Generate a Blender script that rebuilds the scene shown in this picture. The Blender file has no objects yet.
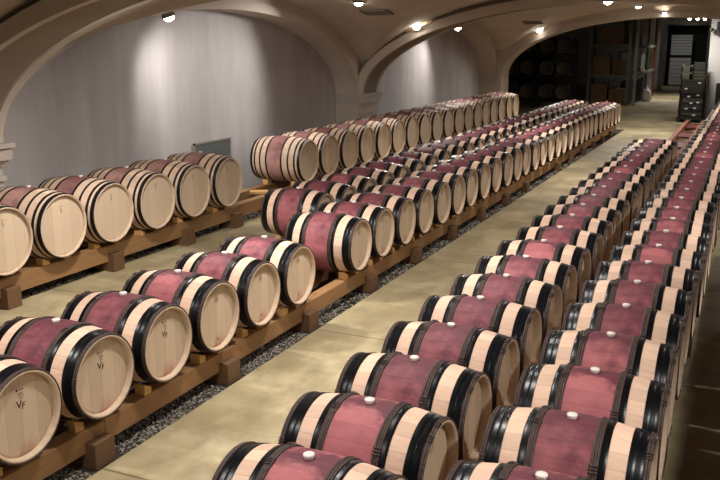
import bpy, bmesh, math, random
from mathutils import Vector, Matrix
random.seed(7)
PI = math.pi
sc = bpy.context.scene
col = sc.collection

# ---------------------------------------------------------------- materials
def lin(c):
    return tuple(((v/255)/12.92 if v/255 <= .04045 else ((v/255+.055)/1.055)**2.4) for v in c) + (1,)

class NT:
    def __init__(s, name):
        s.m = bpy.data.materials.new(name); s.m.use_nodes = True
        s.t = s.m.node_tree; s.t.nodes.clear()
        s.out = s.n('ShaderNodeOutputMaterial'); s.b = s.n('ShaderNodeBsdfPrincipled')
        s.l(s.b.outputs[0], s.out.inputs[0])
    def n(s, kind, **kw):
        nd = s.t.nodes.new(kind)
        for k, v in kw.items(): setattr(nd, k, v)
        return nd
    def l(s, a, b): s.t.links.new(a, b)
    def put(s, sock, v):
        if hasattr(v, 'is_linked') or hasattr(v, 'links'): s.l(v, sock)
        else: sock.default_value = v
    def math(s, op, a, b=0.0, clamp=False):
        nd = s.n('ShaderNodeMath', operation=op, use_clamp=clamp)
        s.put(nd.inputs[0], a); s.put(nd.inputs[1], b); return nd.outputs[0]
    def mix(s, f, a, b, mode='MIX'):
        nd = s.n('ShaderNodeMix', data_type='RGBA', blend_type=mode)
        s.put(nd.inputs[0], f); s.put(nd.inputs[6], a); s.put(nd.inputs[7], b); return nd.outputs[2]
    def coord(s): return s.n('ShaderNodeTexCoord').outputs['Object']
    def xyz(s, v):
        nd = s.n('ShaderNodeSeparateXYZ'); s.l(v, nd.inputs[0]); return nd.outputs
    def scaled(s, v, sc_):
        nd = s.n('ShaderNodeMapping'); s.l(v, nd.inputs[0]); nd.inputs['Scale'].default_value = sc_; return nd.outputs[0]
    def noise(s, v, scale, detail=4, rough=.55):
        nd = s.n('ShaderNodeTexNoise'); s.l(v, nd.inputs['Vector']); nd.inputs['Scale'].default_value = scale
        nd.inputs['Detail'].default_value = detail; nd.inputs['Roughness'].default_value = rough; return nd.outputs[0]
    def ramp(s, v, a, b, lo=0.0, hi=1.0):
        nd = s.n('ShaderNodeMapRange'); s.put(nd.inputs[0], v); nd.inputs[1].default_value = a; nd.inputs[2].default_value = b
        nd.inputs[3].default_value = lo; nd.inputs[4].default_value = hi; nd.interpolation_type = 'SMOOTHSTEP'; return nd.outputs[0]
    def white(s, v, dim='1D'):
        nd = s.n('ShaderNodeTexWhiteNoise', noise_dimensions=dim); s.put(nd.inputs['W' if dim == '1D' else 'Vector'], v); return nd.outputs[0]
    def rnd(s): return s.n('ShaderNodeObjectInfo').outputs['Random']
    def bump(s, h, strength=.3, dist=.01):
        nd = s.n('ShaderNodeBump'); s.l(h, nd.inputs['Height']); nd.inputs['Strength'].default_value = strength
        nd.inputs['Distance'].default_value = dist; s.l(nd.outputs[0], s.b.inputs['Normal'])
    def fin(s, colr, rough=.6, spec=.4, metal=0.0):
        s.put(s.b.inputs['Base Color'], colr); s.put(s.b.inputs['Roughness'], rough)
        s.b.inputs['Specular IOR Level'].default_value = spec; s.b.inputs['Metallic'].default_value = metal
        return s.m

def simple(name, rgb, rough=.6, spec=.4, metal=0.0, var=.18, scale=6.0):
    t = NT(name); v = t.coord(); n = t.noise(v, scale)
    a = lin(rgb); d = tuple(x*(1-var*1.6) for x in a[:3])+(1,); u = tuple(min(1, x*(1+var)) for x in a[:3])+(1,)
    t.bump(n, .15, .01)
    return t.fin(t.mix(n, d, u), rough, spec, metal)

def wood_staves(name, pale, stain_hi, stain_lo, half, amount, nst):
    """barrel staves: raw oak with a wine-stained middle band, spilled from the bung"""
    t = NT(name); v = t.coord(); x, y, z = t.xyz(v)
    ang = t.math('ARCTAN2', y, z)
    st = t.math('FLOOR', t.math('MULTIPLY', t.math('ADD', ang, PI), nst/(2*PI)))
    r = t.white(t.math('ADD', st, t.math('MULTIPLY', t.rnd(), 917.0)))
    g = t.noise(t.scaled(v, (2.2, 26, 26)), 2.4, 5)
    fine = t.noise(t.scaled(v, (5, 90, 90)), 1.0, 3)
    pa = lin(pale)
    wood = t.mix(t.math('ADD', t.math('MULTIPLY', r, .5), t.math('MULTIPLY', g, .5)), tuple(c*.66 for c in pa[:3])+(1,), tuple(min(1, c*1.22) for c in pa[:3])+(1,))
    spill = t.noise(v, 3.6, 4, .6)
    spread = t.math('ABSOLUTE', t.math('DIVIDE', ang, PI))          # 0 at the bung
    reach = t.math('ADD', .10, t.math('MULTIPLY', t.rnd(), .62))
    dark = t.math('SUBTRACT', 1.05, t.math('DIVIDE', t.math('SUBTRACT', spread, t.math('MULTIPLY', t.math('SUBTRACT', spill, .45), .9)), reach), True)
    blot = t.ramp(t.noise(v, 9.0, 6, .65), .35, .7, .0, .3)
    dark = t.math('ADD', dark, blot, True)
    red = t.mix(dark, lin(stain_lo), lin(stain_hi))
    red = t.mix(t.math('MULTIPLY', fine, .3), red, t.mix(.45, red, wood))
    red = t.mix(t.math('MULTIPLY', r, .28), red, tuple(c*.45 for c in lin(stain_hi)[:3])+(1,))
    mask = t.ramp(t.math('ABSOLUTE', x), half, half+.012, 1.0, 0.0)
    mask = t.math('MULTIPLY', mask, amount)
    c = t.mix(mask, wood, red)
    # a little wine splashed onto the pale bands
    sp = t.math('MULTIPLY', t.ramp(t.noise(v, 5.0, 5, .65), .56, .72), .35)
    c = t.mix(sp, c, lin(stain_lo))
    # scuffs and the dark line where two staves meet
    fr = t.math('FRACT', t.math('MULTIPLY', t.math('ADD', ang, PI), nst/(2*PI)))
    seam = t.math('LESS_THAN', t.math('ABSOLUTE', t.math('SUBTRACT', fr, .5)), .478)
    c = t.mix(t.math('SUBTRACT', 1.0, seam), c, t.mix(.75, (0.03, .015, .012, 1), c))
    t.bump(g, .12, .01)
    return t.fin(c, .62, .18)

def wood_head(name, pale, var, planks, stain=0.0):
    t = NT(name); v = t.coord(); x, y, z = t.xyz(v)
    pk = t.math('FLOOR', t.math('ADD', t.math('MULTIPLY', y, planks), 50.0))
    r = t.white(t.math('ADD', pk, t.math('MULTIPLY', t.rnd(), 731.0)))
    g = t.noise(t.scaled(v, (30, 30, 1.6)), 2.2, 5)
    pa = lin(pale); a = tuple(c*(1-var*1.7) for c in pa[:3])+(1,); b = tuple(min(1, c*(1+var)) for c in pa[:3])+(1,)
    c = t.mix(t.math('ADD', t.math('MULTIPLY', r, .55), t.math('MULTIPLY', g, .45)), a, b)
    fr = t.math('FRACT', t.math('ADD', t.math('MULTIPLY', y, planks), 50.0))
    seam = t.math('GREATER_THAN', t.math('ABSOLUTE', t.math('SUBTRACT', fr, .5)), .485)
    c = t.mix(t.math('MULTIPLY', seam, .22), c, (.08, .045, .025, 1))
    if stain:
        rr = t.white(t.math('MULTIPLY', t.rnd(), 53.0))
        low = t.math('MULTIPLY', t.ramp(z, -.12, -.27), t.ramp(t.noise(v, 9, 4), .45, .62))
        c = t.mix(t.math('MULTIPLY', t.math('MULTIPLY', low, rr), stain), c, lin((150, 70, 70)))
    t.bump(g, .1, .01)
    return t.fin(c, .6, .3)

def plank_wood(name, rgb, axis='y', var=.25, rough=.65):
    t = NT(name); v = t.coord()
    s = {'y': (18, 1.6, 18), 'x': (1.6, 18, 18), 'z': (18, 18, 1.6)}[axis]
    g = t.noise(t.scaled(v, s), 1.6, 6, .6); r = t.rnd()
    a = lin(rgb); lo = tuple(c*(1-var*1.6) for c in a[:3])+(1,); hi = tuple(min(1, c*(1+var)) for c in a[:3])+(1,)
    c = t.mix(t.math('ADD', t.math('MULTIPLY', g, .75), t.math('MULTIPLY', r, .25)), lo, hi)
    kn = t.ramp(t.noise(t.scaled(v, (3, 1.2, 3)), 3.0, 2), .66, .74)
    c = t.mix(t.math('MULTIPLY', kn, .5), c, tuple(k*.3 for k in a[:3])+(1,))
    t.bump(g, .2, .01)
    return t.fin(c, rough, .3)

M = {}
M['staves'] = wood_staves('oak_staves_wine_stained', (214, 180, 156), (84, 5, 46), (168, 90, 98), .136, .97, 22)
M['staves_far'] = wood_staves('oak_staves_pale_stain', (216, 186, 160), (104, 24, 52), (190, 142, 136), .136, .85, 26)
M['chime'] = simple('oak_chime', (198, 173, 147), .65, .25, scale=20)
M['head'] = wood_head('oak_head', (192, 168, 142), .12, 8.0, .8)
M['head_far'] = wood_head('oak_head_pale', (202, 177, 150), .10, 7.0)
M['iron'] = simple('black_painted_iron', (12, 13, 16), .30, .2, scale=9, var=.3)
M['iron_thin'] = simple('black_iron_hoop', (16, 15, 16), .45, .4, scale=9, var=.3)
t = NT('chestnut_withy'); v = t.coord(); n = t.noise(v, 42, 4)
t.bump(n, .5, .02); M['withy'] = t.fin(t.mix(n, lin((32, 22, 20)), lin((84, 64, 58))), .55, .35)
M['tie'] = simple('withy_tie', (58, 42, 36), .6, .3, scale=30)
M['bung'] = simple('silicone_bung', (226, 214, 204), .45, .4, scale=20, var=.08)
M['ink'] = simple('burnt_mark', (62, 36, 24), .8, .1, var=.2)
M['ink_pale'] = simple('faint_burnt_mark', (142, 102, 68), .8, .1, var=.2)
M['beam'] = plank_wood('rack_beam_wood', (150, 112, 74), 'y')
M['post'] = plank_wood('rack_block_wood', (104, 76, 52), 'x')
M['chock'] = plank_wood('chock_wood', (206, 160, 100), 'x', .2)
M['beam_dark'] = plank_wood('wine_soaked_beam_wood', (150, 98, 70), 'y')

# concrete floor
t = NT('polished_concrete'); v = t.coord(); x, y, z = t.xyz(v)
n1 = t.noise(v, .55, 5, .6); n2 = t.noise(v, 3.2, 6, .62); n3 = t.noise(t.scaled(v, (.35, 2.2, 1)), 1.3, 5, .6)
c = t.mix(t.ramp(n1, .3, .7), lin((142, 126, 94)), lin((178, 162, 126)))
c = t.mix(t.ramp(n3, .42, .7, 0, .5), c, lin((190, 176, 144)))
n4 = t.noise(t.scaled(v, (1.3, .8, 1)), 1.1, 7, .68)
c = t.mix(t.ramp(n4, .42, .62, 0, .6), c, lin((120, 106, 80)))
c = t.mix(t.ramp(n2, .5, .8, 0, .35), c, lin((112, 98, 72)))
dj = t.math('ABSOLUTE', t.math('SUBTRACT', t.math('FRACT', t.math('DIVIDE', t.math('SUBTRACT', y, 7.36-1.6), 3.2)), .5))
jl = t.math('LESS_THAN', dj, .0035)
c = t.mix(t.math('MULTIPLY', jl, .6), c, lin((70, 58, 40)))
t.bump(n2, .06, .01)
M['floor'] = t.fin(c, t.ramp(n1, .3, .7, .42, .58), .4)

t = NT('grey_plaster'); v = t.coord()
s1 = t.noise(t.scaled(v, (1, 1.5, .25)), 1.1, 7, .6); s2 = t.noise(v, .7, 5)
c = t.mix(t.ramp(s1, .2, .8), lin((158, 151, 148)), lin((182, 175, 171)))
c = t.mix(t.ramp(s2, .45, .8, 0, .4), c, lin((140, 130, 124)))
t.bump(s1, .08, .02); M['wall'] = t.fin(c, .75, .25)
t = NT('beige_vault_plaster'); v = t.coord(); s1 = t.noise(v, 1.3, 6, .6); s2 = t.noise(v, 11, 5)
c = t.mix(t.ramp(s1, .3, .7), lin((180, 166, 150)), lin((194, 180, 164)))
t.bump(s2, .06, .02); M['vault'] = t.fin(c, .85, .2)
t = NT('rib_plaster'); v = t.coord(); s1 = t.noise(v, 2.3, 6, .6)
M['rib'] = t.fin(t.mix(s1, lin((184, 171, 156)), lin((198, 185, 170))), .85, .2)
M['rib_soffit'] = simple('shaded_rib_plaster', (138, 123, 108), .85, .2, scale=2, var=.08)  # darker than the mouldings: shade under the ribs put into the colour
M['stone'] = simple('pilaster_stone', (184, 172, 160), .8, .2, scale=3, var=.08)
M['white_wall'] = simple('white_painted_wall', (214, 208, 202), .7, .3, scale=2, var=.05)
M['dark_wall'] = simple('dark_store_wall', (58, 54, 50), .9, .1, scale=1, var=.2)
M['gravel_bed'] = simple('gravel_bed', (66, 60, 54), .95, .1, scale=60, var=.4)
t = NT('gravel_stones'); v = t.coord(); n = t.white(t.n('ShaderNodeNewGeometry').outputs['Random Per Island'])
M['gravel'] = t.fin(t.mix(n, lin((56, 52, 48)), lin((150, 140, 126))), .85, .25)
M['black_metal'] = simple('black_metal', (24, 24, 25), .5, .4)
M['black_plastic'] = simple('black_plastic_crate', (34, 34, 33), .45, .4)
M['grey_metal'] = simple('grey_metal', (120, 118, 112), .4, .5, .4)
M['rack_green'] = simple('dull_green_steel', (84, 86, 72), .55, .4)
M['red_paint'] = simple('dark_red_paint', (84, 34, 32), .5, .4)
M['pallet'] = plank_wood('dusty_pallet_wood', (120, 96, 72), 'x')
M['carton'] = simple('brown_carton', (112, 88, 62), .8, .2)
M['wrap'] = simple('clear_stretch_wrap', (156, 154, 148), .25, .5, var=.3, scale=14)
M['white_panel'] = simple('white_enamel', (214, 214, 214), .5, .3, var=.04)
M['white_bag'] = simple('white_woven_sack', (214, 206, 198), .75, .2, scale=14)
M['vent'] = simple('grey_vent_metal', (128, 118, 106), .6, .3)
M['hatch'] = simple('grey_hatch_metal', (84, 86, 84), .55, .4)
t = NT('lamp_glass'); t.b.inputs['Emission Color'].default_value = (1, .93, .82, 1); t.b.inputs['Emission Strength'].default_value = 30
M['lamp'] = t.fin((1, 1, 1, 1), .4)
M['wine'] = simple('wine_wet_wood', (112, 56, 46), .4, .5, scale=7, var=.4)

# ---------------------------------------------------------------- mesh helpers
def link(name, me, mats, parent=None, loc=(0, 0, 0)):
    o = bpy.data.objects.new(name, me); col.objects.link(o)
    for m in (mats if isinstance(mats, (list, tuple)) else [mats]): me.materials.append(m)
    if parent: o.parent = parent
    o.location = loc
    return o
def mesh(verts, faces, smooth=False, name='m'):
    me = bpy.data.meshes.new(name); me.from_pydata([tuple(v) for v in verts], [], faces)
    bm = bmesh.new(); bm.from_mesh(me); bmesh.ops.recalc_face_normals(bm, faces=bm.faces); bm.to_mesh(me); bm.free()
    if smooth:
        for p in me.polygons: p.use_smooth = True
    return me
class MB:
    def __init__(s): s.v = []; s.f = []
    def add(s, v, f):
        k = len(s.v); s.v += [tuple(p) for p in v]; s.f += [[i+k for i in q] for q in f]
    def box(s, x0, x1, y0, y1, z0, z1):
        s.add([(x0,y0,z0),(x1,y0,z0),(x1,y1,z0),(x0,y1,z0),(x0,y0,z1),(x1,y0,z1),(x1,y1,z1),(x0,y1,z1)],
              [(0,3,2,1),(4,5,6,7),(0,1,5,4),(1,2,6,5),(2,3,7,6),(3,0,4,7)])
    def prism(s, prof, axis, a, b):
        """closed profile (u,v) pushed along an axis: axis x -> (y,z), y -> (x,z), z -> (x,y)"""
        n = len(prof)
        P = lambda u, w, k: {'x': (k, u, w), 'y': (u, k, w), 'z': (u, w, k)}[axis]
        s.add([P(u, w, a) for u, w in prof]+[P(u, w, b) for u, w in prof],
              [list(range(n)), list(range(2*n-1, n-1, -1))]+[(i, (i+1) % n, n+(i+1) % n, n+i) for i in range(n)])
    def lathe(s, prof, seg, axis='x', closed=False):
        """profile of (along, radius)"""
        n = len(prof); vs = []
        for j in range(seg):
            a = 2*PI*j/seg; c_, s_ = math.cos(a), math.sin(a)
            for u, r in prof: vs.append((u, r*s_, r*c_) if axis == 'x' else (r*c_, r*s_, u))
        fs = []
        for j in range(seg):
            k = (j+1) % seg
            for i in range(n-1 if not closed else n):
                q = (i+1) % n
                fs.append((j*n+i, j*n+q, k*n+q, k*n+i))
        s.add(vs, fs)
    def tube(s, pts, r, seg=8):
        pts = [Vector(p) for p in pts]; vs = []; n = len(pts)
        for i, p in enumerate(pts):
            d = (pts[min(i+1, n-1)]-pts[max(i-1, 0)]).normalized()
            a = d.orthogonal().normalized(); b = d.cross(a)
            for j in range(seg):
                th = 2*PI*j/seg; vs.append(p+a*r*math.cos(th)+b*r*math.sin(th))
        fs = [(i*seg+j, i*seg+(j+1) % seg, (i+1)*seg+(j+1) % seg, (i+1)*seg+j) for i in range(n-1) for j in range(seg)]
        fs += [list(range(seg)), list(range(n*seg-1, (n-1)*seg-1, -1))]
        s.add(vs, fs)
    def me(s, smooth=False): return mesh(s.v, s.f, smooth)
    def build(s, name, m, parent=None, loc=(0, 0, 0), smooth=False, bevel=0.0):
        me = s.me(smooth)
        if bevel:
            bm = bmesh.new(); bm.from_mesh(me)
            bmesh.ops.bevel(bm, geom=list(bm.edges), offset=bevel, segments=2, affect='EDGES', profile=.6)
            bm.to_mesh(me); bm.free()
        return link(name, me, m, parent, loc)
def smooth_by_angle(o, ang=35):
    sharpen(o.data, ang); return o
def sharpen(me, ang=35):
    for p in me.polygons: p.use_smooth = True
    bm = bmesh.new(); bm.from_mesh(me)
    for e in bm.edges:
        if len(e.link_faces) == 2 and e.calc_face_angle(0) > math.radians(ang): e.smooth = False
    bm.to_mesh(me); bm.free()
def tag(o, label, cat, group=None):
    o['label'] = label; o['category'] = cat
    if group: o['group'] = group
    return o
def thing(name, label, cat, loc=(0, 0, 0), rz=0.0, group=None):
    o = bpy.data.objects.new(name, None); o.empty_display_size = .1; col.objects.link(o)
    o.location = loc; o.rotation_euler = (0, 0, rz)
    return tag(o, label, cat, group)
def struct(o): o['kind'] = 'structure'; return o
def stuff(o, label, cat): o['kind'] = 'stuff'; return tag(o, label, cat)

# ---------------------------------------------------------------- camera
cam = bpy.data.cameras.new('camera'); co = bpy.data.objects.new('camera', cam); col.objects.link(co)
co.location = (0, 0, 2.883); co.rotation_euler = (PI/2-.23, 0, .43)
cam.sensor_width = 36; cam.lens = 855.4/720*36; cam.clip_end = 200
sc.camera = co

# ---------------------------------------------------------------- the room
XC, AX, SPR, RX, RY = -2.7, 5.65, 1.65, 2.18, 1.95       # vault centre, half span, springing, rises
XL, XR = XC-AX, XC+AX                                     # arcade faces at -8.35 and 2.95
PIL = [-4.25, 7.15, 18.55, 29.95]                         # pilaster centres along the hall
HALF = 5.7
WALL = -8.9
YEND = 29.45
floor = MB(); floor.box(-3.86, 3.5, -4.6, YEND, -.2, 0); floor.box(-7.41, -5.9, -4.6, YEND, -.2, 0); floor.box(-12.5, 3.5, YEND, 62, -.2, 0)
floor.box(-12.5, -3.86, -4.6, -1, -.2, 0); floor.box(-5.9, -3.86, -1, YEND, -.2, -.05); floor.box(WALL, -7.41, -1, YEND, -.2, -.05)
struct(floor.build('floor', M['floor']))
wl = MB(); wl.box(WALL-.25, WALL, -4.6, YEND+.9, 0, 4.6); struct(wl.build('wall_left', M['wall']))
wr = MB(); wr.box(XR+.55, XR+.8, -4.6, YEND+.9, 0, 4.6); struct(wr.build('wall_right', M['wall']))
wb = MB(); wb.box(WALL, XR+.55, -4.8, -4.6, 0, 4.6); struct(wb.build('wall_back', M['wall']))

def vault_z(x, y):
    u = (x-XC)/AX; zx = SPR+RX*math.sqrt(max(0, 1-u*u))
    k = min(range(3), key=lambda i: abs(y-(PIL[i]+HALF))); w = (y-(PIL[k]+HALF))/HALF
    zy = SPR+RY*math.sqrt(max(0, 1-w*w))
    return max(zx, zy)+.10
NX, NY = 120, 324
vs = []; fs = []
for j in range(NY+1):
    y = PIL[0]+(PIL[3]-PIL[0])*j/NY
    for i in range(NX+1):
        x = XC-AX*1.03+2.06*AX*i/NX
        vs.append((x, y, vault_z(x, y)))
for j in range(NY):
    for i in range(NX):
        a = j*(NX+1)+i; fs.append((a, a+1, a+NX+2, a+NX+1))
cz = link('ceiling', mesh(vs, fs, True), M['vault']); struct(cz)

def arch_curve(c, a, b, spring, n=48):
    return [(c-a*math.cos(PI*i/n), spring+b*math.sin(PI*i/n)) for i in range(n+1)]
def arch_wall(axis, c, a, b, spring, u0, u1, top, k0, k1, base=0.0):
    """a wall with an arched opening: u along the wall, k its two faces"""
    m = MB(); cur = [(c-a, base)]+arch_curve(c, a, b, spring)+[(c+a, base)]
    P = lambda u, z, k: (k, u, z) if axis == 'y' else (u, k, z)
    for k in (k0, k1):
        v = []; f = []
        for u, z in cur: v += [P(u, z, k), P(u, top, k)]
        for i in range(1, len(cur)-2): f.append((2*i, 2*i+2, 2*i+3, 2*i+1))
        m.add(v, f)
        m.add([P(u0, base, k), P(c-a, base, k), P(c-a, spring, k), P(c-a, top, k), P(u0, top, k)], [(0, 1, 2, 3, 4)])
        m.add([P(u1, base, k), P(c+a, base, k), P(c+a, spring, k), P(c+a, top, k), P(u1, top, k)], [(0, 1, 2, 3, 4)])
    n = len(cur)
    m.add([P(u, z, k0) for u, z in cur]+[P(u, z, k1) for u, z in cur], [(i, i+1, n+i+1, n+i) for i in range(n-1)])
    return m
def ring(axis, c, a, b, spring, w, k0, k1):
    """a moulded arch band of width w"""
    m = MB(); n = 48
    i_ = arch_curve(c, a, b, spring, n); o_ = arch_curve(c, a+w, b+w, spring, n)
    P = lambda u, z, k: (k, u, z) if axis == 'y' else (u, k, z)
    v = []
    for q in range(n+1): v += [P(*i_[q], k0), P(*o_[q], k0), P(*o_[q], k1), P(*i_[q], k1)]
    f = []
    for q in range(n):
        for e in range(4): f.append((4*q+e, 4*q+(e+1) % 4, 4*q+4+(e+1) % 4, 4*q+4+e))
    f += [(0, 1, 2, 3), (4*n+3, 4*n+2, 4*n+1, 4*n)]
    m.add(v, f); return m
# blind arcades along both long walls
for side in (-1, 1):
    face = XC+side*AX; back = face+side*.55
    m = MB()
    for i in range(3):
        c = PIL[i]+HALF
        a = arch_wall('y', c, 5.19, 1.74, SPR, PIL[i], PIL[i+1], 4.4, face, back); m.add(a.v, a.f)
    o = struct(m.build('trim_1' if side < 0 else 'trim_2', M['rib'])); smooth_by_angle(o)
    m = MB()
    for i in range(3):
        a = ring('y', PIL[i]+HALF, 5.19, 1.74, SPR, .16, face-side*.035, face+side*.02); m.add(a.v, a.f)
    o = struct(m.build('trim_3' if side < 0 else 'trim_4', M['rib'])); smooth_by_angle(o)
# pilasters with capitals
n_trim = 5
for side in (-1, 1):
    for p in PIL:
        face = XC+side*AX; back = face+side*.56
        x0, x1 = sorted((face-side*.02, back))
        m = MB(); m.box(x0, x1, p-.49, p+.49, 0, 1.2)
        for (d, za, zb) in ((.05, 1.2, 1.26), (.0, 1.26, 1.38), (.05, 1.38, 1.42), (.09, 1.42, 1.46), (.14, 1.46, 1.61), (.19, 1.61, 1.67), (.06, 0.0, .22)):
            e0, e1 = sorted((face-side*(.02+d), back)); m.box(e0, e1, p-.49-d*.3, p+.49+d*.3, za, zb)
        struct(m.build('trim_%d' % n_trim, M['stone'])); n_trim += 1
# transverse ribs
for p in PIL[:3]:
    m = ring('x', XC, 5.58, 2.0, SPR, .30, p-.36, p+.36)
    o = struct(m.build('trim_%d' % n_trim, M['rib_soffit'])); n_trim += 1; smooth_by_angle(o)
    m = MB()
    for q in (-.47, .36):
        a = ring('x', XC, 5.55, 1.97, SPR, .20, p+q, p+q+.11); m.add(a.v, a.f)
    o = struct(m.build('trim_%d' % n_trim, M['rib'])); n_trim += 1; smooth_by_angle(o)
# end wall with its wide arch
m = arch_wall('x', XC, 5.40, 1.90, SPR+.03, -12.5, 3.5, 4.6, YEND, YEND+.9); o = struct(m.build('wall_end', M['rib'])); smooth_by_angle(o)
m = ring('x', XC, 5.40, 1.90, SPR+.03, .17, YEND-.06, YEND+.03); o = struct(m.build('trim_%d' % n_trim, M['stone'])); n_trim += 1; smooth_by_angle(o)
# store beyond the arch
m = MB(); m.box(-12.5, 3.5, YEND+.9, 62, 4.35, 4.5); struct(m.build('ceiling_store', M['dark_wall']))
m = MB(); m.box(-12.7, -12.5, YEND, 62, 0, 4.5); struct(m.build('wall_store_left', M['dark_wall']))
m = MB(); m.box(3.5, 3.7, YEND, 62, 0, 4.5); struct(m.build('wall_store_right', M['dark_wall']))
m = MB(); m.box(-12.5, -5.55, 58.6, 58.9, 0, 4.4); m.box(-3.05, 3.5, 58.6, 58.9, 0, 4.4); m.box(-5.55, -3.05, 58.6, 58.9, 3.78, 4.4)
struct(m.build('wall_store_end', M['white_wall']))
m = MB(); m.box(-5.55, -3.05, 60.6, 60.8, 0, 4.4); m.box(-5.7, -5.55, 58.9, 60.8, 0, 4.4); m.box(-3.05, -2.9, 58.9, 60.8, 0, 4.4)
struct(m.build('wall_doorway', M['black_metal']))
m = MB(); m.box(-1.72, 3.5, 34.0, 34.35, 0, 4.35); struct(m.build('wall_partition', M['white_wall']))
m = MB(); m.box(-5.62, -5.48, 58.5, 58.6, 0, 3.86); m.box(-3.12, -2.98, 58.5, 58.6, 0, 3.86); m.box(-5.48, -3.12, 58.5, 58.6, 3.76, 3.86)
struct(m.build('trim_%d' % n_trim, M['grey_metal'])); n_trim += 1
m = MB(); m.box(-5.76, -5.36, 50.8, 51.2, 0, 4.35); struct(m.build('trim_%d' % n_trim, M['white_wall'])); n_trim += 1
m = MB(); m.box(-5.45, -5.2, 54, 54.25, 0, 4.35); struct(m.build('trim_%d' % n_trim, M['white_wall'])); n_trim += 1

# raised platform out of view, added to keep the right-hand floor in shade
m = MB(); m.box(.30, XR+.5, -4.6, 11.2, 1.12, 1.30)
for px, py in ((.5, 10.8), (2.6, 10.8), (.5, 7.0), (2.6, 7.0), (.5, 3.0), (2.6, 3.0), (.5, -2.0), (2.6, -2.0)): m.box(px-.1, px+.1, py-.1, py+.1, 0, 1.12)
struct(m.build('floor_shade_platform', M['dark_wall']))

# gravel drains under the racks
def gravel(name, x0, x1, y0, y1, vis, zones, label, blocks):
    m = MB(); m.box(x0, x1, y0, y1, -.05, -.03)
    o = m.build(name, M['gravel_bed'])
    s = MB(); rr = random.Random(3)
    base = [Vector(v) for v in ((0,0,1),(.9,0,.2),(.28,.86,.25),(-.73,.53,.2),(-.73,-.53,.25),(.28,-.86,.2),(0,0,-.7))]
    fb = [(0,1,2),(0,2,3),(0,3,4),(0,4,5),(0,5,1),(6,2,1),(6,3,2),(6,4,3),(6,5,4),(6,1,5)]
    for ya, yb, pitch, r in zones:
        nn = int((vis[1]-vis[0])*(yb-ya)/pitch**2)
        for _ in range(nn):
            px, py = rr.uniform(*vis), rr.uniform(ya, yb)
            if any(abs(py-b_) < .16 for b_ in blocks): continue
            q = r*rr.uniform(.6, 1.35); az = rr.uniform(0, 6.28)
            mt = Matrix.Rotation(az, 3, 'Z') @ Matrix.Rotation(rr.uniform(-.6, .6), 3, 'X')
            s.add([(mt @ v)*q*rr.uniform(.75, 1.2)+Vector((px, py, -.03+q*.45)) for v in base], fb)
    st = link('pebbles', s.me(), M['gravel'], o)
    return stuff(o, label, 'gravel')
gravel('gravel', -5.9, -3.86, -1.0, YEND, (-4.42, -3.875), ((2.6, 8, .019, .011), (8, 14, .03, .016), (14, 24, .06, .026)),
       'grey gravel drain under the wooden rack along the middle aisle', [2.9, 4.25, 5.9, 7.4]+[8.95+1.5*i for i in range(14)])
gravel('gravel', WALL+.01, -7.41, -1.0, YEND, (-7.95, -7.425), ((6, 10, .03, .018), (10, 15, .045, .024)),
       'dark gravel drain under the rack against the grey wall', [6.62, 8.35, 9.9, 11.2]+[12.91+2*i for i in range(4)])

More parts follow.
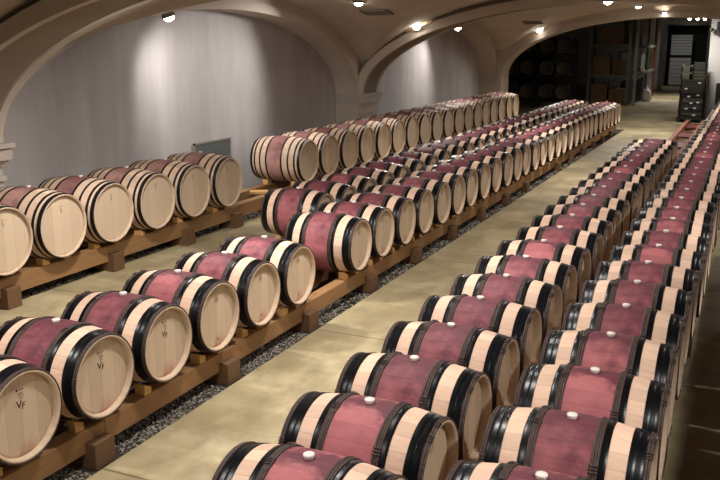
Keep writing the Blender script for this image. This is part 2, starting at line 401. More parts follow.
# ---------------------------------------------------------------- barrels
def barrel_kind(L, rc, Rb, hoops, withies, staves, head, mark, seg=56, dep=.036):
    """prototype meshes of one kind of barrel, all about the barrel's own axis (x)"""
    H = L/2; dp = dep
    R = lambda x: rc+(Rb-rc)*(1-(x/H)**2)
    d = {'Rb': Rb, 'L': L, 'R': R, 'H': H, 'dep': dep}
    n = 26; prof = [(-H+L*i/n, R(-H+L*i/n)) for i in range(n+1)]
    m = MB(); m.lathe(prof, seg); d['staves'] = m.me(True); d['staves'].materials.append(staves)
    # bevelled stave ends that stand past the head
    for s in (-1, 1):
        m = MB(); m.lathe([(s*H, rc-.001), (s*(H+.004), rc-.006), (s*(H+.002), rc-.015), (s*(H-.012), rc-.023), (s*(H-dep-.01), rc-.022)], seg)
        me = m.me(True); me.materials.append(M['chime']); d['chime%d' % s] = me
        m = MB(); hr = rc-.018; m.lathe([(s*(H-dep), .0005), (s*(H-dep), hr*.5), (s*(H-dep), hr-.022), (s*(H-dep-.006), hr+.004)], seg)
        me = m.me(False); me.materials.append(head); d['head%d' % s] = me
    d['hoops'] = []
    for x0, x1, th, mt in hoops:
        m = MB(); k = [x0, (x0+x1)/2, x1]
        pr = [(x0, R(x0)-.002), (x0, R(x0)+th*.8), (x0+.001, R(x0)+th), (k[1], R(k[1])+th), (x1-.001, R(x1)+th), (x1, R(x1)+th*.8), (x1, R(x1)-.002)]
        m.lathe(pr, seg); me = m.me(); 
        sharpen(me)
        me.materials.append(mt); d['hoops'].append(me)
    d['withies'] = []
    for xs in withies:
        m = MB(); rr = random.Random(int(abs(xs[0])*1000)+(5 if xs[0] > 0 else 9))
        for xw in xs:
            tr = .0072; sg = 48; vs = []; ps = 7; ph = rr.uniform(0, 6)
            for j in range(sg):
                a = 2*PI*j/sg; wob = 1+.07*math.sin(5*a+ph)+rr.uniform(-.08, .08)
                for q in range(ps):
                    b = 2*PI*q/ps; r_ = R(xw)+tr*.45+tr*wob*math.cos(b)
                    vs.append((xw+tr*1.05*math.sin(b), r_*math.sin(a), r_*math.cos(a)))
            m.add(vs, [(j*ps+q, j*ps+(q+1) % ps, ((j+1) % sg)*ps+(q+1) % ps, ((j+1) % sg)*ps+q) for j in range(sg) for q in range(ps)])
        xm = sum(xs)/len(xs); wd = max(xs)-min(xs)+.02
        # split-cane ties wrapped about the bundle
        for _ in range(5):
            a = rr.uniform(0, 6.283)
            for e in range(3):
                a2 = a+e*.05; pts = []
                for q in range(7):
                    b = -PI/2+PI*q/6; r_ = R(xm)+.001+.0125*math.cos(b); xx = xm+wd/2*math.sin(b)
                    pts.append((xx, r_*math.sin(a2), r_*math.cos(a2)))
                m.tube(pts, .0042, 5)
        me = m.me(True); me.materials.append(M['withy']); d['withies'].append(me)
    m = MB(); m.lathe([(-.012, .0005), (-.012, .022), (.004, .025), (.016, .029), (.021, .027), (.022, .0005)], 20, 'z')
    me = m.me(True); me.materials.append(M['bung']); d['bung'] = me
    d['mark'] = mark
    return d

def text_mesh(s, size, m):
    cu = bpy.data.curves.new('txt', 'FONT'); cu.body = s; cu.size = size; cu.align_x = 'CENTER'; cu.align_y = 'CENTER'; cu.extrude = .0008
    o = bpy.data.objects.new('txt', cu); col.objects.link(o)
    bpy.context.view_layer.update()
    me = bpy.data.meshes.new_from_object(o.evaluated_get(bpy.context.evaluated_depsgraph_get()))
    bpy.data.objects.remove(o); bpy.data.curves.remove(cu)
    # lettering laid on a head that looks along +x: text x -> y, text y -> z
    me.transform(Matrix(((0, 0, 1, 0), (1, 0, 0, 0), (0, 1, 0, 0), (0, 0, 0, 1))))
    me.materials.clear(); me.materials.append(m)
    return me
def joined(parts, m):
    b = MB()
    for me, (dy, dz) in parts:
        b.add([(v.co.x, v.co.y+dy, v.co.z+dz) for v in me.vertices], [list(p.vertices) for p in me.polygons])
    me = b.me(); me.materials.append(m); return me
def slab(y0, y1, z0, z1):
    b = MB(); b.box(-.0008, .0008, y0, y1, z0, z1); return b.me()
def ring_mark(ry, rz, w):
    b = MB(); n = 24; v = []
    for j in range(n):
        a = 2*PI*j/n
        v += [(.0008, ry*math.cos(a), rz*math.sin(a)), (.0008, (ry-w)*math.cos(a), (rz-w)*math.sin(a))]
    b.add(v, [(2*j, 2*((j+1) % n), 2*((j+1) % n)+1, 2*j+1) for j in range(n)]); return b.me()
V_, F_ = text_mesh('V', .072, M['ink']), text_mesh('F', .062, M['ink'])
mark_vf = joined([(V_, (-.015, .074)), (F_, (.017, .058)), (slab(-.030, -.018, .163, .178), (0, 0)),
                  (slab(-.006, .030, .166, .170), (0, 0)), (slab(-.02, .022, .146, .149), (0, 0)), (slab(-.016, .026, .130, .1325), (0, 0)), (slab(-.006, .020, .114, .117), (0, 0))], M['ink'])
mark_seal = joined([(ring_mark(.026, .034, .005), (0, .15)), (ring_mark(.013, .020, .004), (0, .15)), (slab(-.012, .012, -.004, .004), (0, .15)), (slab(-.014, .014, -.006, .006), (0, -.20))], M['ink_pale'])
mark_y = joined([(text_mesh('Y', .050, M['ink']), (0, .165)), (slab(-.006, .006, .185, .197), (0, .01)), (slab(-.030, .030, .226, .229), (0, 0))], M['ink'])

def half(xs): return [(a, b, t_, m_) for a, b, t_, m_ in xs]+[(-b, -a, t_, m_) for a, b, t_, m_ in xs]
L_, RC, RB = .792, .288, .336
IR, IT = M['iron'], M['iron_thin']
def wine(k, rc, rb, dep):
    q = lambda *a: tuple(x*k for x in a)
    return barrel_kind(L_*k, rc, rb,
        half([(.298*k, .334*k, .004, IR), (.3345*k, .371*k, .004, IR), (.174*k, .207*k, .004, IR)]),
        [q(.141, .154, .166), q(-.141, -.154, -.166), q(.380, .393), q(-.380, -.393)], M['staves'], M['head'], mark_seal, dep=dep)
KIND = {
 'wine': wine(1.045, RC, RB, .036), 'bung_up': wine(1.05, .293, .336, .055),
 'pale': barrel_kind(1.014, .368, .420,
        half([(.452, .503, .004, IT), (.385, .418, .004, IT), (.268, .298, .004, IT), (.136, .168, .004, IT)]),
        [], M['staves_far'], M['head_far'], mark_y),
}
def barrel(kind, x, y, z, label, group, mark=None, rz=None):
    """x, y, z: centre of the barrel's axis"""
    d = KIND[kind]; rz = random.uniform(-.008, .008) if rz is None else rz
    t = thing('wine_barrel', label, 'barrel', (x, y, z-d['Rb']), rz, group)
    c = (0, 0, d['Rb'])
    def part(name, me, loc=c):
        o = bpy.data.objects.new(name, me); col.objects.link(o); o.parent = t; o.location = loc; return o
    part('staves', d['staves'])
    hd = part('barrel_head', d['head1']); part('barrel_head', d['head-1'])
    for s in (1, -1): part('stave_ends', d['chime%d' % s])
    for me in d['hoops']: part('iron_hoop', me)
    for me in d['withies']: part('withy_hoop', me)
    part('bung', d['bung'], (0, 0, 2*d['Rb']))
    mk = mark or d['mark']
    o = part('head_mark', mk, (d['H']-d['dep']+.0008, 0, 0)); o.parent = hd
    return t

ORD = ['first','second','third','fourth','fifth','sixth','seventh','eighth','ninth','tenth','eleventh','twelfth','thirteenth','fourteenth','fifteenth','sixteenth','seventeenth','eighteenth','nineteenth']
def ordinal(i):
    n = i+1
    if n < 20: return ORD[n-1]
    tens = {2: 'twenty', 3: 'thirty', 4: 'forty'}[n//10]
    return (tens[:-1]+'ieth') if n % 10 == 0 else tens+'-'+ORD[n % 10-1]
jit = lambda a: random.uniform(-a, a)
ZB, ZT = .63, .777
# short run beside the middle aisle
for i in range(6):
    barrel('wine', -3.888-L_*1.045/2+jit(.012), 3.574+i*.710, ZB,
           'wine-stained barrel on the short aisle rack before the gap, %s from near end' % ordinal(i),
           'barrels on the short aisle rack', mark_vf if i < 3 else None)
for i in range(29):
    barrel('wine', -3.888-L_*1.045/2+jit(.012), 8.524+i*.698, ZB,
           'wine-stained barrel on the long aisle rack past the gap, %s from near end' % ordinal(i),
           'barrels on the long aisle rack')
for i in range(28):
    barrel('wine', -4.995-L_*1.045/2+jit(.015), 9.858+i*.698, ZB-.007,
           'wine-stained barrel in the row behind the long aisle rack, %s from near end' % ordinal(i),
           'barrels behind the long aisle rack')
for i in range(22):
    barrel('bung_up', -1.757+jit(.012), 3.268+i*.698, .622,
           'black-banded red barrel with upturned bung, row bordering the open aisle, %s from near end' % ordinal(i),
           'bung-up barrels bordering the aisle')
for i in range(42):
    barrel('bung_up', -.728+jit(.012), 3.535+i*.697, .622,
           'black-banded red barrel with upturned bung, row by the dark bare floor, %s from near end' % ordinal(i),
           'bung-up barrels by the dark floor')
for i in range(6):
    barrel('pale', -7.157-.507+jit(.012), 7.397+(i-1)*.863, ZT,
           'large thin-hooped oak barrel on near rack by grey wall, %s from near end' % ordinal(i),
           'large barrels on the near wall rack')
for i in range(18):
    barrel('pale', -7.157-.507+jit(.012), 13.456+i*.852, ZT,
           'large thin-hooped oak barrel on far rack by grey wall, %s from near end' % ordinal(i),
           'large barrels on the far wall rack')

# ---------------------------------------------------------------- racks
def rack(name, label, group, kind, xc, ys, zc, ztop, zbot, off, y0, y1, posts, beam_m='beam', bw=.13, chocks=True, foot=-.028):
    """two long beams on cross blocks, chocks between the barrels whose centres are ys"""
    d = KIND[kind]; t = thing(name, label, 'rack', (xc, (y0+y1)/2, 0), 0, group)
    yc = (y0+y1)/2
    for s in (1, -1):
        xa, xb = sorted((s*off, s*(off-bw)))
        m = MB(); m.box(xa, xb, y0-yc, y1-yc, zbot, ztop); m.build('beam', M[beam_m], t, bevel=.006)
        for py in posts:
            xa2, xb2 = sorted((s*(off+.035 if s < 0 else off+.09), s*(off-.24)))
            m = MB(); m.box(xa2, xb2, py-yc-.10, py-yc+.10, foot, (ztop+zbot)/2); m.build('block', M['post'], t, bevel=.008)
        if not chocks: continue
        r = max(d['R'](off-bw), d['R'](off))+.008
        surf = lambda w: max(ztop+.004, zc-math.sqrt(r*r-w*w)-.004)
        for my in ys:
            for e in (-1, 1):
                wa, wb = r*random.uniform(.26, .32), r*random.uniform(.50, .56)
                pr = [(e*wa, ztop), (e*wb, ztop), ]+[(e*(wb+(wa-wb)*k/7), surf(wb+(wa-wb)*k/7)) for k in range(8)]
                if not (y0 < my+e*wb < y1): continue
                lx = random.uniform(.0, .03)
                m = MB(); m.prism([(u+my-yc, w) for u, w in pr], 'x', *sorted((s*(off-.002-lx), s*(off-bw+.03))))
                m.build('chock', M['chock'], t, bevel=.003)
    return t
XA = -3.888-L_*1.045/2
ysA = [3.574+i*.710 for i in range(6)]; ysB = [8.524+i*.698 for i in range(29)]; ysM = [9.858+i*.698 for i in range(28)]
OFF = L_*1.045/2-.11
rack('barrel_rack', 'brown timber barrel rack on gravel under the two nearest aisle barrels', None, 'wine', XA, ysA[:2], ZB, .25, .085, OFF, 2.7, 4.36, [2.9, 4.25])
rack('barrel_rack', 'brown timber barrel rack on gravel ending at the gap beside the aisle', None, 'wine', XA, ysA[2:], ZB, .25, .085, OFF, 4.365, 7.75, [5.9, 7.4])
NTH = ['nearest', 'second', 'third', 'farthest']
for q in range(4):
    yy = ysB[q*7:q*7+7] if q < 3 else ysB[21:]
    ya = 7.76 if q == 0 else yy[0]-.345; yb = yy[-1]+.345
    rack('barrel_rack', 'brown timber rack beside the aisle past the gap, %s length of the line' % NTH[q], None, 'wine', XA, yy, ZB, .25, .085, OFF, ya, yb,
         [p for p in [8.95+1.5*i for i in range(14)] if ya < p < yb])
    yy = ysM[q*7:q*7+7]
    ya = yy[0]-.345; yb = yy[-1]+.345
    rack('barrel_rack', 'timber rack behind the long aisle rack of barrels, %s length of its line' % NTH[q], None, 'wine', -4.995-L_*1.045/2, yy, ZB-.007, .25, .085, OFF, ya, yb, [ya+.5, (ya+yb)/2, yb-.5])
ysT = [7.397+(i-1)*.863 for i in range(6)]; ysU = [13.456+i*.852 for i in range(18)]
rack('barrel_rack', 'brown timber rack with blocks under the near large barrels by grey wall', None, 'pale', -7.664, ysT, ZT, .335, .13, .507-.15, 5.9, 11.3, [6.62, 8.35, 9.9, 11.2], bw=.15)
for q in range(2):
    yy = ysU[q*9:q*9+9]; ya = 11.31 if q == 0 else yy[0]-.42; yb = yy[-1]+.42
    rack('barrel_rack', 'brown timber rack under the %s nine far large barrels by grey wall' % ('nearer' if q == 0 else 'farther'), None, 'pale', -7.664, yy, ZT, .335, .13, .507-.15, ya, yb, [ya+1.6+2*i for i in range(4)], bw=.15)
m = MB(); m.box(-.30, .30, -.10, .10, 0, .045); o = m.build('wood_board', M['chock'], None, (-7.42, 12.4, .336), bevel=.006); o.rotation_euler = (0, 0, .5)
tag(o, 'pale loose board lying on the wall rack in the gap between large barrels', 'board')
ysR = [3.268+i*.698 for i in range(22)]; ysS = [3.535+i*.697 for i in range(42)]
rack('barrel_rack', 'wine-soaked timber rack under the bung-up barrels bordering the aisle', None, 'bung_up', -1.757, ysR, .622,     .272, .11, OFF, 2.8, 18.3, [3.2+2.0*i for i in range(7)], beam_m='beam_dark', chocks=False, foot=0)
rack('barrel_rack', 'wine-soaked timber rack under the bung-up barrels by dark floor', None, 'bung_up', -.728, ysS, .622, .272, .11, OFF, 3.1, 32.6, [3.4+2.4*i for i in range(13)], beam_m='beam_dark', chocks=False, foot=0)
# empty stained rack past the last aisle barrel
t = thing('empty_rack', 'empty wine-stained timber rack on floor past the last bung-up aisle barrel', 'rack', (-1.751, 24.5, 0))
for s in (1, -1):
    m = MB(); m.box(*sorted((s*.30, s*.19)), -6.1, 6.0, .10, .30); m.build('beam', M['beam_dark'], t, bevel=.006)
for py in (-5.6, -2.6, .2, 3.0, 5.7):
    m = MB(); m.box(-.36, .36, py-.12, py+.12, 0, .20); m.build('block', M['wine'], t, bevel=.008)
for py in (-3.8, -.9, 1.7, 4.5):
    m = MB(); m.box(-.19, .19, py-.55, py+.55, .20, .235); m.build('drip_board', M['wine'], t, bevel=.004)

# ---------------------------------------------------------------- fixtures
def lamp_at(x, y, z, label, target, power, size=1.9, blend=.6, colr=(1, .86, .70), group='round recessed ceiling lamps', r=.09, nrm=(0, 0, -1)):
    q = Vector((0, 0, -1)).rotation_difference(Vector(nrm))
    t = thing('ceiling_lamp', label, 'lamp', (x, y, z), 0, group)
    t.rotation_mode = 'QUATERNION'; t.rotation_quaternion = q
    m = MB(); m.lathe([(.05, r*1.02), (-.012, r*1.18), (-.022, r*1.12), (-.016, r), (.02, r*.96)], 28, 'z'); m.build('bezel', M['grey_metal'], t, smooth=True)
    m = MB(); m.lathe([(-.075, .0005), (-.070, r*.35), (-.048, r*.72), (-.02, r*.92), (.004, r*.96)], 28, 'z'); m.build('lens', M['lamp'], t, smooth=True)
    if power:
        l = bpy.data.lights.new('lamp_light', 'SPOT'); l.energy = power; l.spot_size = size; l.spot_blend = blend; l.color = colr; l.shadow_soft_size = .12
        o = bpy.data.objects.new('lamp_light', l); col.objects.link(o)
        p = Vector((x, y, z))+Vector(nrm).normalized()*.11; o.location = p
        o.rotation_euler = (Vector(target)-p).to_track_quat('-Z', 'Y').to_euler()
WARM = (1, .975, .935); NEUT = (1, .985, .97)
def on_vault(x, y): return vault_z(x, y)-.01
for x, y, w, pw in ((XC, 1.5, 'behind the viewpoint', 260), (XC, 5.0, 'over the nearest barrels', 290), (XC, 12.8, 'at the crown of the middle bay', 230),
                 (-3.59, 28.4, 'just before the end arch', 400), (-5.2, 2.6, 'of the near bay on the wall side', 300)):
    lamp_at(x, y, on_vault(x, y), 'round white recessed lamp in the vault %s' % w, (x+.1, y+.1, 0), pw, 2.7, 1, WARM)
for x, y, w, pw in ((1.3, 3.2, 'over the added platform', 300), (1.3, 9.5, 'past the added platform', 300), (1.2, 15.5, 'of the middle bay on the open side', 300), (1.0, 25.0, 'of the far bay on the open side', 460)):
    lamp_at(x, y, on_vault(x, y), 'round white recessed lamp in the vault %s' % w, (x-.8, y+.2, 0), pw, 2.6, 1, WARM)
for x, y, z, w, pw in ((XC, 7.15, SPR+1.995, 'under the crown of the near cross rib', 330), (-2.9, 18.25, SPR+1.992, 'under the crown of the middle cross rib', 480), (-5.5, 6.95, 3.34, 'added on the flank of the near cross rib', 380)):  # the flank lamp is added out of view to brighten the near wall barrels
    lamp_at(x, y, z, 'round white recessed lamp %s' % w, (x-.5, y+.9, 0), pw, 2.7, 1, WARM)
lamp_at(-6.86, 14.9, on_vault(-6.86, 14.9), 'round white recessed lamp in the vault above the large wall barrels', (-8.9, 12.4, 1.2), 340, 1.7, 1, NEUT)
lamp_at(-8.02, 10.7, 3.22, 'bright round lamp at the top of the near blind wall arch', (-8.9, 13.9, .7), 230, 1.9, 1, NEUT, nrm=(.25, .15, -.95))
lamp_at(-8.0, 24.2, 3.21, 'bright round lamp at the top of the second blind wall arch', (-8.9, 22.6, .7), 220, 2.1, 1, NEUT, nrm=(.25, -.15, -.95))
lamp_at(-6.89, 17.98, 3.17, 'round lamp on the side of the middle cross rib near the pillar', (-5.6, 15.8, 0), 260, 2.0, 1, WARM, nrm=(.2, -.8, -.55))
lamp_at(-6.84, 29.36, 3.19, 'round lamp on the end wall just above the dark arch', (-6.2, 27.0, 0), 300, 2.4, 1, WARM, nrm=(.2, -.8, -.55))
lamp_at(-2.9, 29.36, 3.70, 'round lamp on the end wall above the crown of the dark arch', (-2.6, 26.5, 0), 220, 2.4, 1, WARM, r=.06, nrm=(.1, -.5, -.85))
t = thing('lamp_track', 'grey lamp track hung before the white wall beyond the arch', 'track', (-2.1, 32.4, 3.66))
m = MB(); m.box(-.5, .5, -.03, .03, 0, .04); m.build('rail', M['grey_metal'], t)
for px in (-.4, .4):
    m = MB(); m.tube([(px, 0, .03), (px, 0, .69)], .01, 6); m.build('rod', M['grey_metal'], t)
for i, x in enumerate((-2.36, -2.10, -1.87)):
    lamp_at(x, 32.4, 3.61, 'small lamp on the track before the white wall, %s of three from the dark store' % ORD[i], (x-.3, (33.6, 35.5, 34.0)[i], 0), 75, 2.6, 1, WARM, 'three small lamps on the track', r=.06)
lamp_at(-3.6, 46, 4.34, 'recessed lamp over the bare floor before the store doorway', (-3.6, 46, 0), 700, 2.2, 1, WARM)
lamp_at(-4.2, 56.3, 4.34, 'added recessed lamp in front of the far dark doorway', (-4.4, 58, 0), 55, 2.3, 1, WARM)  # unseen lamp added to brighten the white panel in the doorway
lamp_at(-3.6, 39.5, 4.34, 'recessed lamp over the passage beside the green shelving', (-4.0, 39.5, 0), 130, 2.0, 1, WARM)
def vent(x, y, label, rz):
    t = thing('ceiling_vent', label, 'vent', (x, y, vault_z(x, y)-.02), rz, None)
    e = .05; n = Vector((-(vault_z(x+e, y)-vault_z(x-e, y))/(2*e), -(vault_z(x, y+e)-vault_z(x, y-e))/(2*e), 1)).normalized()
    t.rotation_mode = 'QUATERNION'; t.rotation_quaternion = Vector((0, 0, 1)).rotation_difference(n)
    m = MB(); W, D = .30, .17
    m.box(-W, W, -D, -D+.04, -.015, .01); m.box(-W, W, D-.04, D, -.015, .01); m.box(-W, -W+.04, -D, D, -.015, .01); m.box(W-.04, W, -D, D, -.015, .01)
    m.build('vent_frame', M['vent'], t)
    m = MB()
    for k in range(7): m.box(-W+.04, W-.04, -D+.045+k*.038, -D+.06+k*.038, -.012, .012)
    m.box(-W+.03, W-.03, -D+.03, D-.03, .008, .016); m.build('vent_grille', M['vent'], t)
vent(-6.89, 15.8, 'grey ventilation grille in the vault above the far wall rack', 0)
vent(-6.56, 27.2, 'grey ventilation grille in the vault before the end arch', 0)
t = thing('wall_hatch', 'dark grey metal hatch set low in the grey wall behind large barrels', 'hatch', (WALL+.01, 12.95, .93))
m = MB(); m.box(0, .02, -.56, .56, -.17, .17); m.build('hatch_plate', M['hatch'], t, bevel=.004)
m = MB()
for a in ((-.58, .58, .15, .18), (-.58, .58, -.18, -.15), (-.58, -.55, -.18, .18), (.55, .58, -.18, .18)): m.box(0, .03, *a)
m.build('hatch_frame', M['vent'], t)

# ---------------------------------------------------------------- beyond the arch
# dark racking with stacked casks
def cask_rack(x0, x1, y, label):
    t = thing('cask_rack', label, 'rack', ((x0+x1)/2, y, 0)); w = (x1-x0)/2
    n = 3
    for k in range(n+1):
        px = -w+2*w*k/n
        for py in (-.4, .4):
            m = MB(); m.box(px-.05, px+.05, py-.05, py+.05, 0, 2.95); m.build('upright', M['black_metal'], t)
    for z in (.25, 1.25, 2.2):
        m = MB(); m.box(-w, w, -.45, -.36, z, z+.09); m.box(-w, w, .36, .45, z, z+.09); m.build('shelf_beam', M['black_metal'], t)
cask_rack(-11.95, -7.27, 38, 'black steel racking with casks in the dark store behind the arch')
cask_mats = simple('dim_oak', (92, 80, 66), .7, .2)
cb = MB(); cb.lathe([(-.4, .0005), (-.4, .26), (-.43, .27), (-.43, .29), (-.2, .33), (0, .345), (.2, .33), (.43, .29), (.43, .0005)], 24, 'x')
cb.v = [(y_, x_, z_) for x_, y_, z_ in cb.v]; cbm = cb.me(True); cbm.materials.append(cask_mats)
hbm = []
for q in (-.41, -.25, .25, .41):
    hb = MB(); r_ = .348-.058*(abs(q)/.43)**1.6; hb.lathe([(q-.02, r_), (q-.02, r_+.006), (q+.02, r_+.006), (q+.02, r_)], 24, 'x')
    hb.v = [(y_, x_, z_) for x_, y_, z_ in hb.v]; h_ = hb.me(True); h_.materials.append(M['black_metal']); hbm.append(h_)
for lv, (z, nm) in enumerate(((.34, 'bottom'), (1.34, 'middle'), (2.29, 'top'))):
    for k in range(6):
        x = -11.95+1.56*(k//2)+(.41 if k % 2 == 0 else 1.15)
        t = thing('cask', 'dim oak cask on the %s tier of the dark store racking, %s from wall side' % (nm, ORD[k]), 'cask', (x, 38, z), 0, 'casks on the dark racking')
        link_o = bpy.data.objects.new('cask_body', cbm); col.objects.link(link_o); link_o.parent = t; link_o.location = (0, 0, .345)
        for h_ in hbm: link_o = bpy.data.objects.new('hoop', h_); col.objects.link(link_o); link_o.parent = t; link_o.location = (0, 0, .345)
# shelving with goods at the corner of the passage
t = thing('pallet_shelving', 'tall dull green pallet shelving at the corner of the far passage', 'shelving', (-6.15, 40.6, 0))
for px in (-.85, .85):
    for py in (-.55, .55):
        m = MB(); m.box(px-.06, px+.06, py-.06, py+.06, 0, 3.9); m.build('upright', M['rack_green'], t)
for z in (1.22, 2.55):
    for py in (-.55, .55):
        m = MB(); m.box(-.85, .85, py-.04, py+.04, z, z+.12); m.build('shelf_beam', M['rack_green'], t)
    m = MB()
    for k in range(9): m.box(-.8+k*.18, -.68+k*.18, -.58, .58, z+.12, z+.15)
    m.build('shelf_boards', M['pallet'], t)
m = MB()
for a in range(6): m.tube([(-.85, .55, .2+a*.6), (.85, .55, .7+a*.6)], .015, 5)
m.build('brace', M['rack_green'], t)
def crate(name, x, y, z, w, d, h, mt, label, cat, group=None, rz=0.0, slots=4):
    t = thing(name, label, cat, (x, y, z), rz, group)
    m = MB(); m.box(-w/2, w/2, -d/2, d/2, 0, .03)
    m.build('crate_floor', mt, t)
    m = MB(); th = .025; hh = h/slots
    for k in range(slots):
        za, zb = .02+k*hh, .02+k*hh+hh*.66
        m.box(-w/2, w/2, -d/2, -d/2+th, za, zb); m.box(-w/2, w/2, d/2-th, d/2, za, zb); m.box(-w/2, -w/2+th, -d/2, d/2, za, zb); m.box(w/2-th, w/2, -d/2, d/2, za, zb)
    for sx in (-1, 1):
        for sy in (-1, 1): m.box(*sorted((sx*w/2, sx*(w/2-.05))), *sorted((sy*d/2, sy*(d/2-.05))), 0, h)
    m.build('crate_sides', mt, t)
    return t
for i, (x, z, w, h, nm) in enumerate(((-6.3, 0.0, .7, .95, 'floor'), (-5.5, 0.0, .7, .75, 'floor'), (-6.25, 1.371, .75, .8, 'lower shelf'), (-5.45, 1.371, .65, .62, 'lower shelf'), (-5.9, 2.701, .9, .7, 'upper shelf'))):
    m = MB(); m.box(-w/2, w/2, -.4, .4, 0, h); t2 = thing('carton', 'dusty brown carton on the %s of the green shelving, %s' % (nm, ['wide tall one', 'lower one', 'taller one', 'shorter one', 'alone'][i]), 'carton', (x-.25, 40.6, z+.001), 0, 'cartons on the green shelving')
    m.build('box_body', M['carton'], t2, bevel=.01)
    m = MB(); m.box(-.04, .04, -.402, .402, h-.002, h+.003); m.build('tape', M['chock'], t2)
# open side bay with post, cage and wrapped goods
t = thing('rack_frame', 'grey and red steel frame of the side racking along the far passage', 'rack', (-5.05, 44.5, 0))
for py, mt in ((-4.0, 'grey_metal'), (-3.85, 'red_paint'), (.2, 'rack_green'), (3.4, 'red_paint')):
    m = MB(); m.box(-.06, .06, py-.06, py+.06, 0, 4.2); m.build('upright', M[mt], t)
for z in (1.3, 2.5):
    m = MB(); m.box(-.05, .05, -3.2, 3.4, z, z+.12); m.build('shelf_beam', M['rack_green'], t)
    m = MB(); m.box(-.95, -.05, -3.2, 3.35, z+.02, z+.08); m.build('shelf_boards', M['pallet'], t)
t = thing('wire_cage', 'dark wire mesh cage on the floor under the side racking', 'cage', (-5.55, 43.1, 0))
m = MB()
for k in range(9): m.box(-.44, .44, -1.0+k*.24, -.98+k*.24, .1, 1.1) if False else m.tube([(.44, -1.0+k*.25, .08), (.44, -1.0+k*.25, 1.1)], .014, 5)
for k in range(8): m.tube([(.44, -1.0, .12+k*.14), (.44, 1.0, .12+k*.14)], .012, 5)
for k in range(5): m.tube([(-.44+k*.22, -1.0, .08), (-.44+k*.22, -1.0, 1.1)], .014, 5)
m.build('mesh_sides', M['black_metal'], t)
m = MB(); m.box(-.42, .42, -.95, .95, 0, .12); m.build('pallet_base', M['pallet'], t)
m = MB(); m.box(-.38, .38, -.9, .9, .12, .95); m.build('cage_load', M['black_plastic'], t, bevel=.02)
for i, (y, z, h, mt, w) in enumerate(((42.0, 1.381, .95, 'wrap', 'near'), (44.4, 1.381, 1.05, 'wrap', 'far'), (43.0, 2.581, 1.2, 'carton', 'top'))):
    t = thing('wrapped_pallet', {'near': 'wrapped goods on the side racking above the cage', 'far': 'wrapped goods on the side racking beyond the cage', 'top': 'brown goods on the highest shelf of the side racking'}[w], 'pallet', (-5.6, y, z))
    m = MB(); m.box(-.4, .4, -.6, .6, 0, .12); m.build('pallet_base', M['pallet'], t)
    m = MB(); m.box(-.38, .38, -.57, .57, .12, h); m.build('goods', M[mt], t, bevel=.03)
# white sack on the passage floor
m = MB(); prof = [(0, .0005), (.0, .24), (.06, .30), (.25, .31), (.45, .27), (.58, .17), (.62, .08), (.68, .10), (.70, .0005)]
m.lathe(prof, 20, 'z'); rr = random.Random(4)
m.v = [(x*(.75+rr.uniform(-.05, .05)), y*(1+rr.uniform(-.06, .06)), z) for x, y, z in m.v]
tag(m.build('sack', M['white_bag'], None, (-4.85, 43.6, 0), smooth=True), 'white woven sack on the passage floor beside the wire cage', 'sack')
# white sectional door panel leaning in the far doorway
t = thing('panel_stack', 'tall white slatted panel standing in the dark far doorway', 'panel', (-4.66, 59.2, 0))
for z0, z1 in ((.06, 1.78), (1.94, 3.2)):
    n = 7; h = (z1-z0)/n
    for k in range(n):
        m = MB(); m.box(-.63, .63, -.03, .03, z0+k*h, z0+(k+1)*h-.02); m.build('slat', M['white_panel'], t, bevel=.004)
m = MB(); m.box(-.66, -.63, -.05, .05, 0, 3.24); m.box(.63, .66, -.05, .05, 0, 3.24); m.box(-.63, .63, -.05, .05, 1.80, 1.92); m.build('panel_frame', M['black_metal'], t)
# stack of black crates by the white wall
cz_ = [0.0]
t = thing('pallet', 'dark plastic pallet under the stacked black crates by white wall', 'pallet', (-2.1, 33.25, 0))
m = MB(); m.box(-.44, .44, -.5, .5, .11, .15); m.build('deck', M['black_plastic'], t)
m = MB()
for sx in (-.38, 0, .38): m.box(sx-.06, sx+.06, -.5, .5, 0, .11)
m.build('runners', M['black_plastic'], t)
crate_mats = [M['black_plastic'], simple('dark_grey_crate', (58, 57, 52), .5, .4), simple('olive_crate', (92, 90, 74), .6, .3)]
hs = .225
lab = MB(); lab.box(-.05, .05, -.002, .002, 0, .05); labm = lab.me(); labm.materials.append(M['white_panel'])
for i in range(6):
    c_ = crate('crate', -2.1+jit(.012), 33.25+jit(.02), .151+i*(hs+.002), .84, .9, hs, crate_mats[0 if i < 4 else 1], 'black slatted crate stacked before the white wall, %s from the bottom' % ORD[i], 'crate', 'crates stacked by the white wall', slots=3)
    for k in range(random.choice((1, 2, 2))):
        o = bpy.data.objects.new('tag_card', labm); col.objects.link(o); o.parent = c_; o.location = (random.uniform(-.3, .3), -.454, .06+random.uniform(0, .06))
zt = .151+6*(hs+.002)
crate('crate', -2.36, 33.25, zt, .34, .85, .50, crate_mats[2], 'olive grey taller crate topping the crate stack, on the passage side', 'crate', None, slots=2)
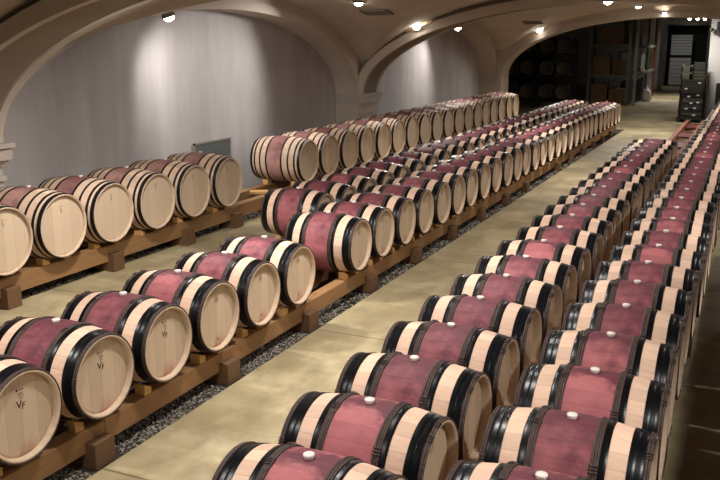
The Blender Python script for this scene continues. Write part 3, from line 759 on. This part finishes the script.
for k in range(2):
    crate('crate', -1.92, 33.25, zt+k*.30, .46, .85, .298, crate_mats[2-k], 'grey crate topping the crate stack on the white wall side, %s one' % ('lower', 'upper')[k], 'crate', None, slots=3)
# black cabinet and spotlight at the white wall
t = thing('black_cabinet', 'black cabinet standing against the white wall past the outer row', 'cabinet', (-1.1, 33.72, 0))
m = MB(); m.box(-.26, .26, -.22, .22, 0, 1.36); m.build('body', M['black_metal'], t, bevel=.01)
m = MB(); m.box(-.24, .24, -.235, -.221, .1, 1.32); m.build('cabinet_door', M['black_plastic'], t, bevel=.004)
m = MB(); m.box(.17, .19, -.26, -.235, .65, .80); m.build('handle', M['grey_metal'], t)
t = thing('speaker', 'black box speaker on a bracket high on the white wall', 'speaker', (-1.36, 33.80, 3.05))
m = MB(); m.box(-.17, .17, -.15, .13, 0, .46); m.build('cabinet', M['black_plastic'], t, bevel=.02)
m = MB(); m.lathe([(0, .0005), (.0, .05), (.012, .11), (.016, .13), (.0, .14)], 24, 'z'); m.v = [(x, -.15-z, y+.2) for x, y, z in m.v]; m.build('cone', M['black_metal'], t, smooth=True)
m = MB(); m.box(-.03, .03, .12, .25, .18, .26); m.build('bracket', M['grey_metal'], t)
t = thing('spotlight', 'small grey spotlight on the white wall beside the box speaker', 'spotlight', (-1.66, 33.8, 3.22))
m = MB(); m.lathe([(-.1, .0005), (-.1, .05), (.08, .08), (.1, .08), (.09, .06)], 20, 'z'); m.v = [(x, -z-.1, y) for x, y, z in m.v]; m.build('lamp_body', M['grey_metal'], t, smooth=True)
m = MB(); m.box(-.02, .02, 0, .2, -.02, .02); m.build('bracket', M['grey_metal'], t)

# ---------------------------------------------------------------- world and colour
w = bpy.data.worlds.new('world'); sc.world = w; w.use_nodes = True
w.node_tree.nodes['Background'].inputs[0].default_value = (.02, .02, .022, 1)
vs_ = sc.view_settings
vs_.view_transform = 'Standard'; vs_.look = 'None'; vs_.gamma = 1; vs_.use_curve_mapping = False
vs_.exposure = 0.42
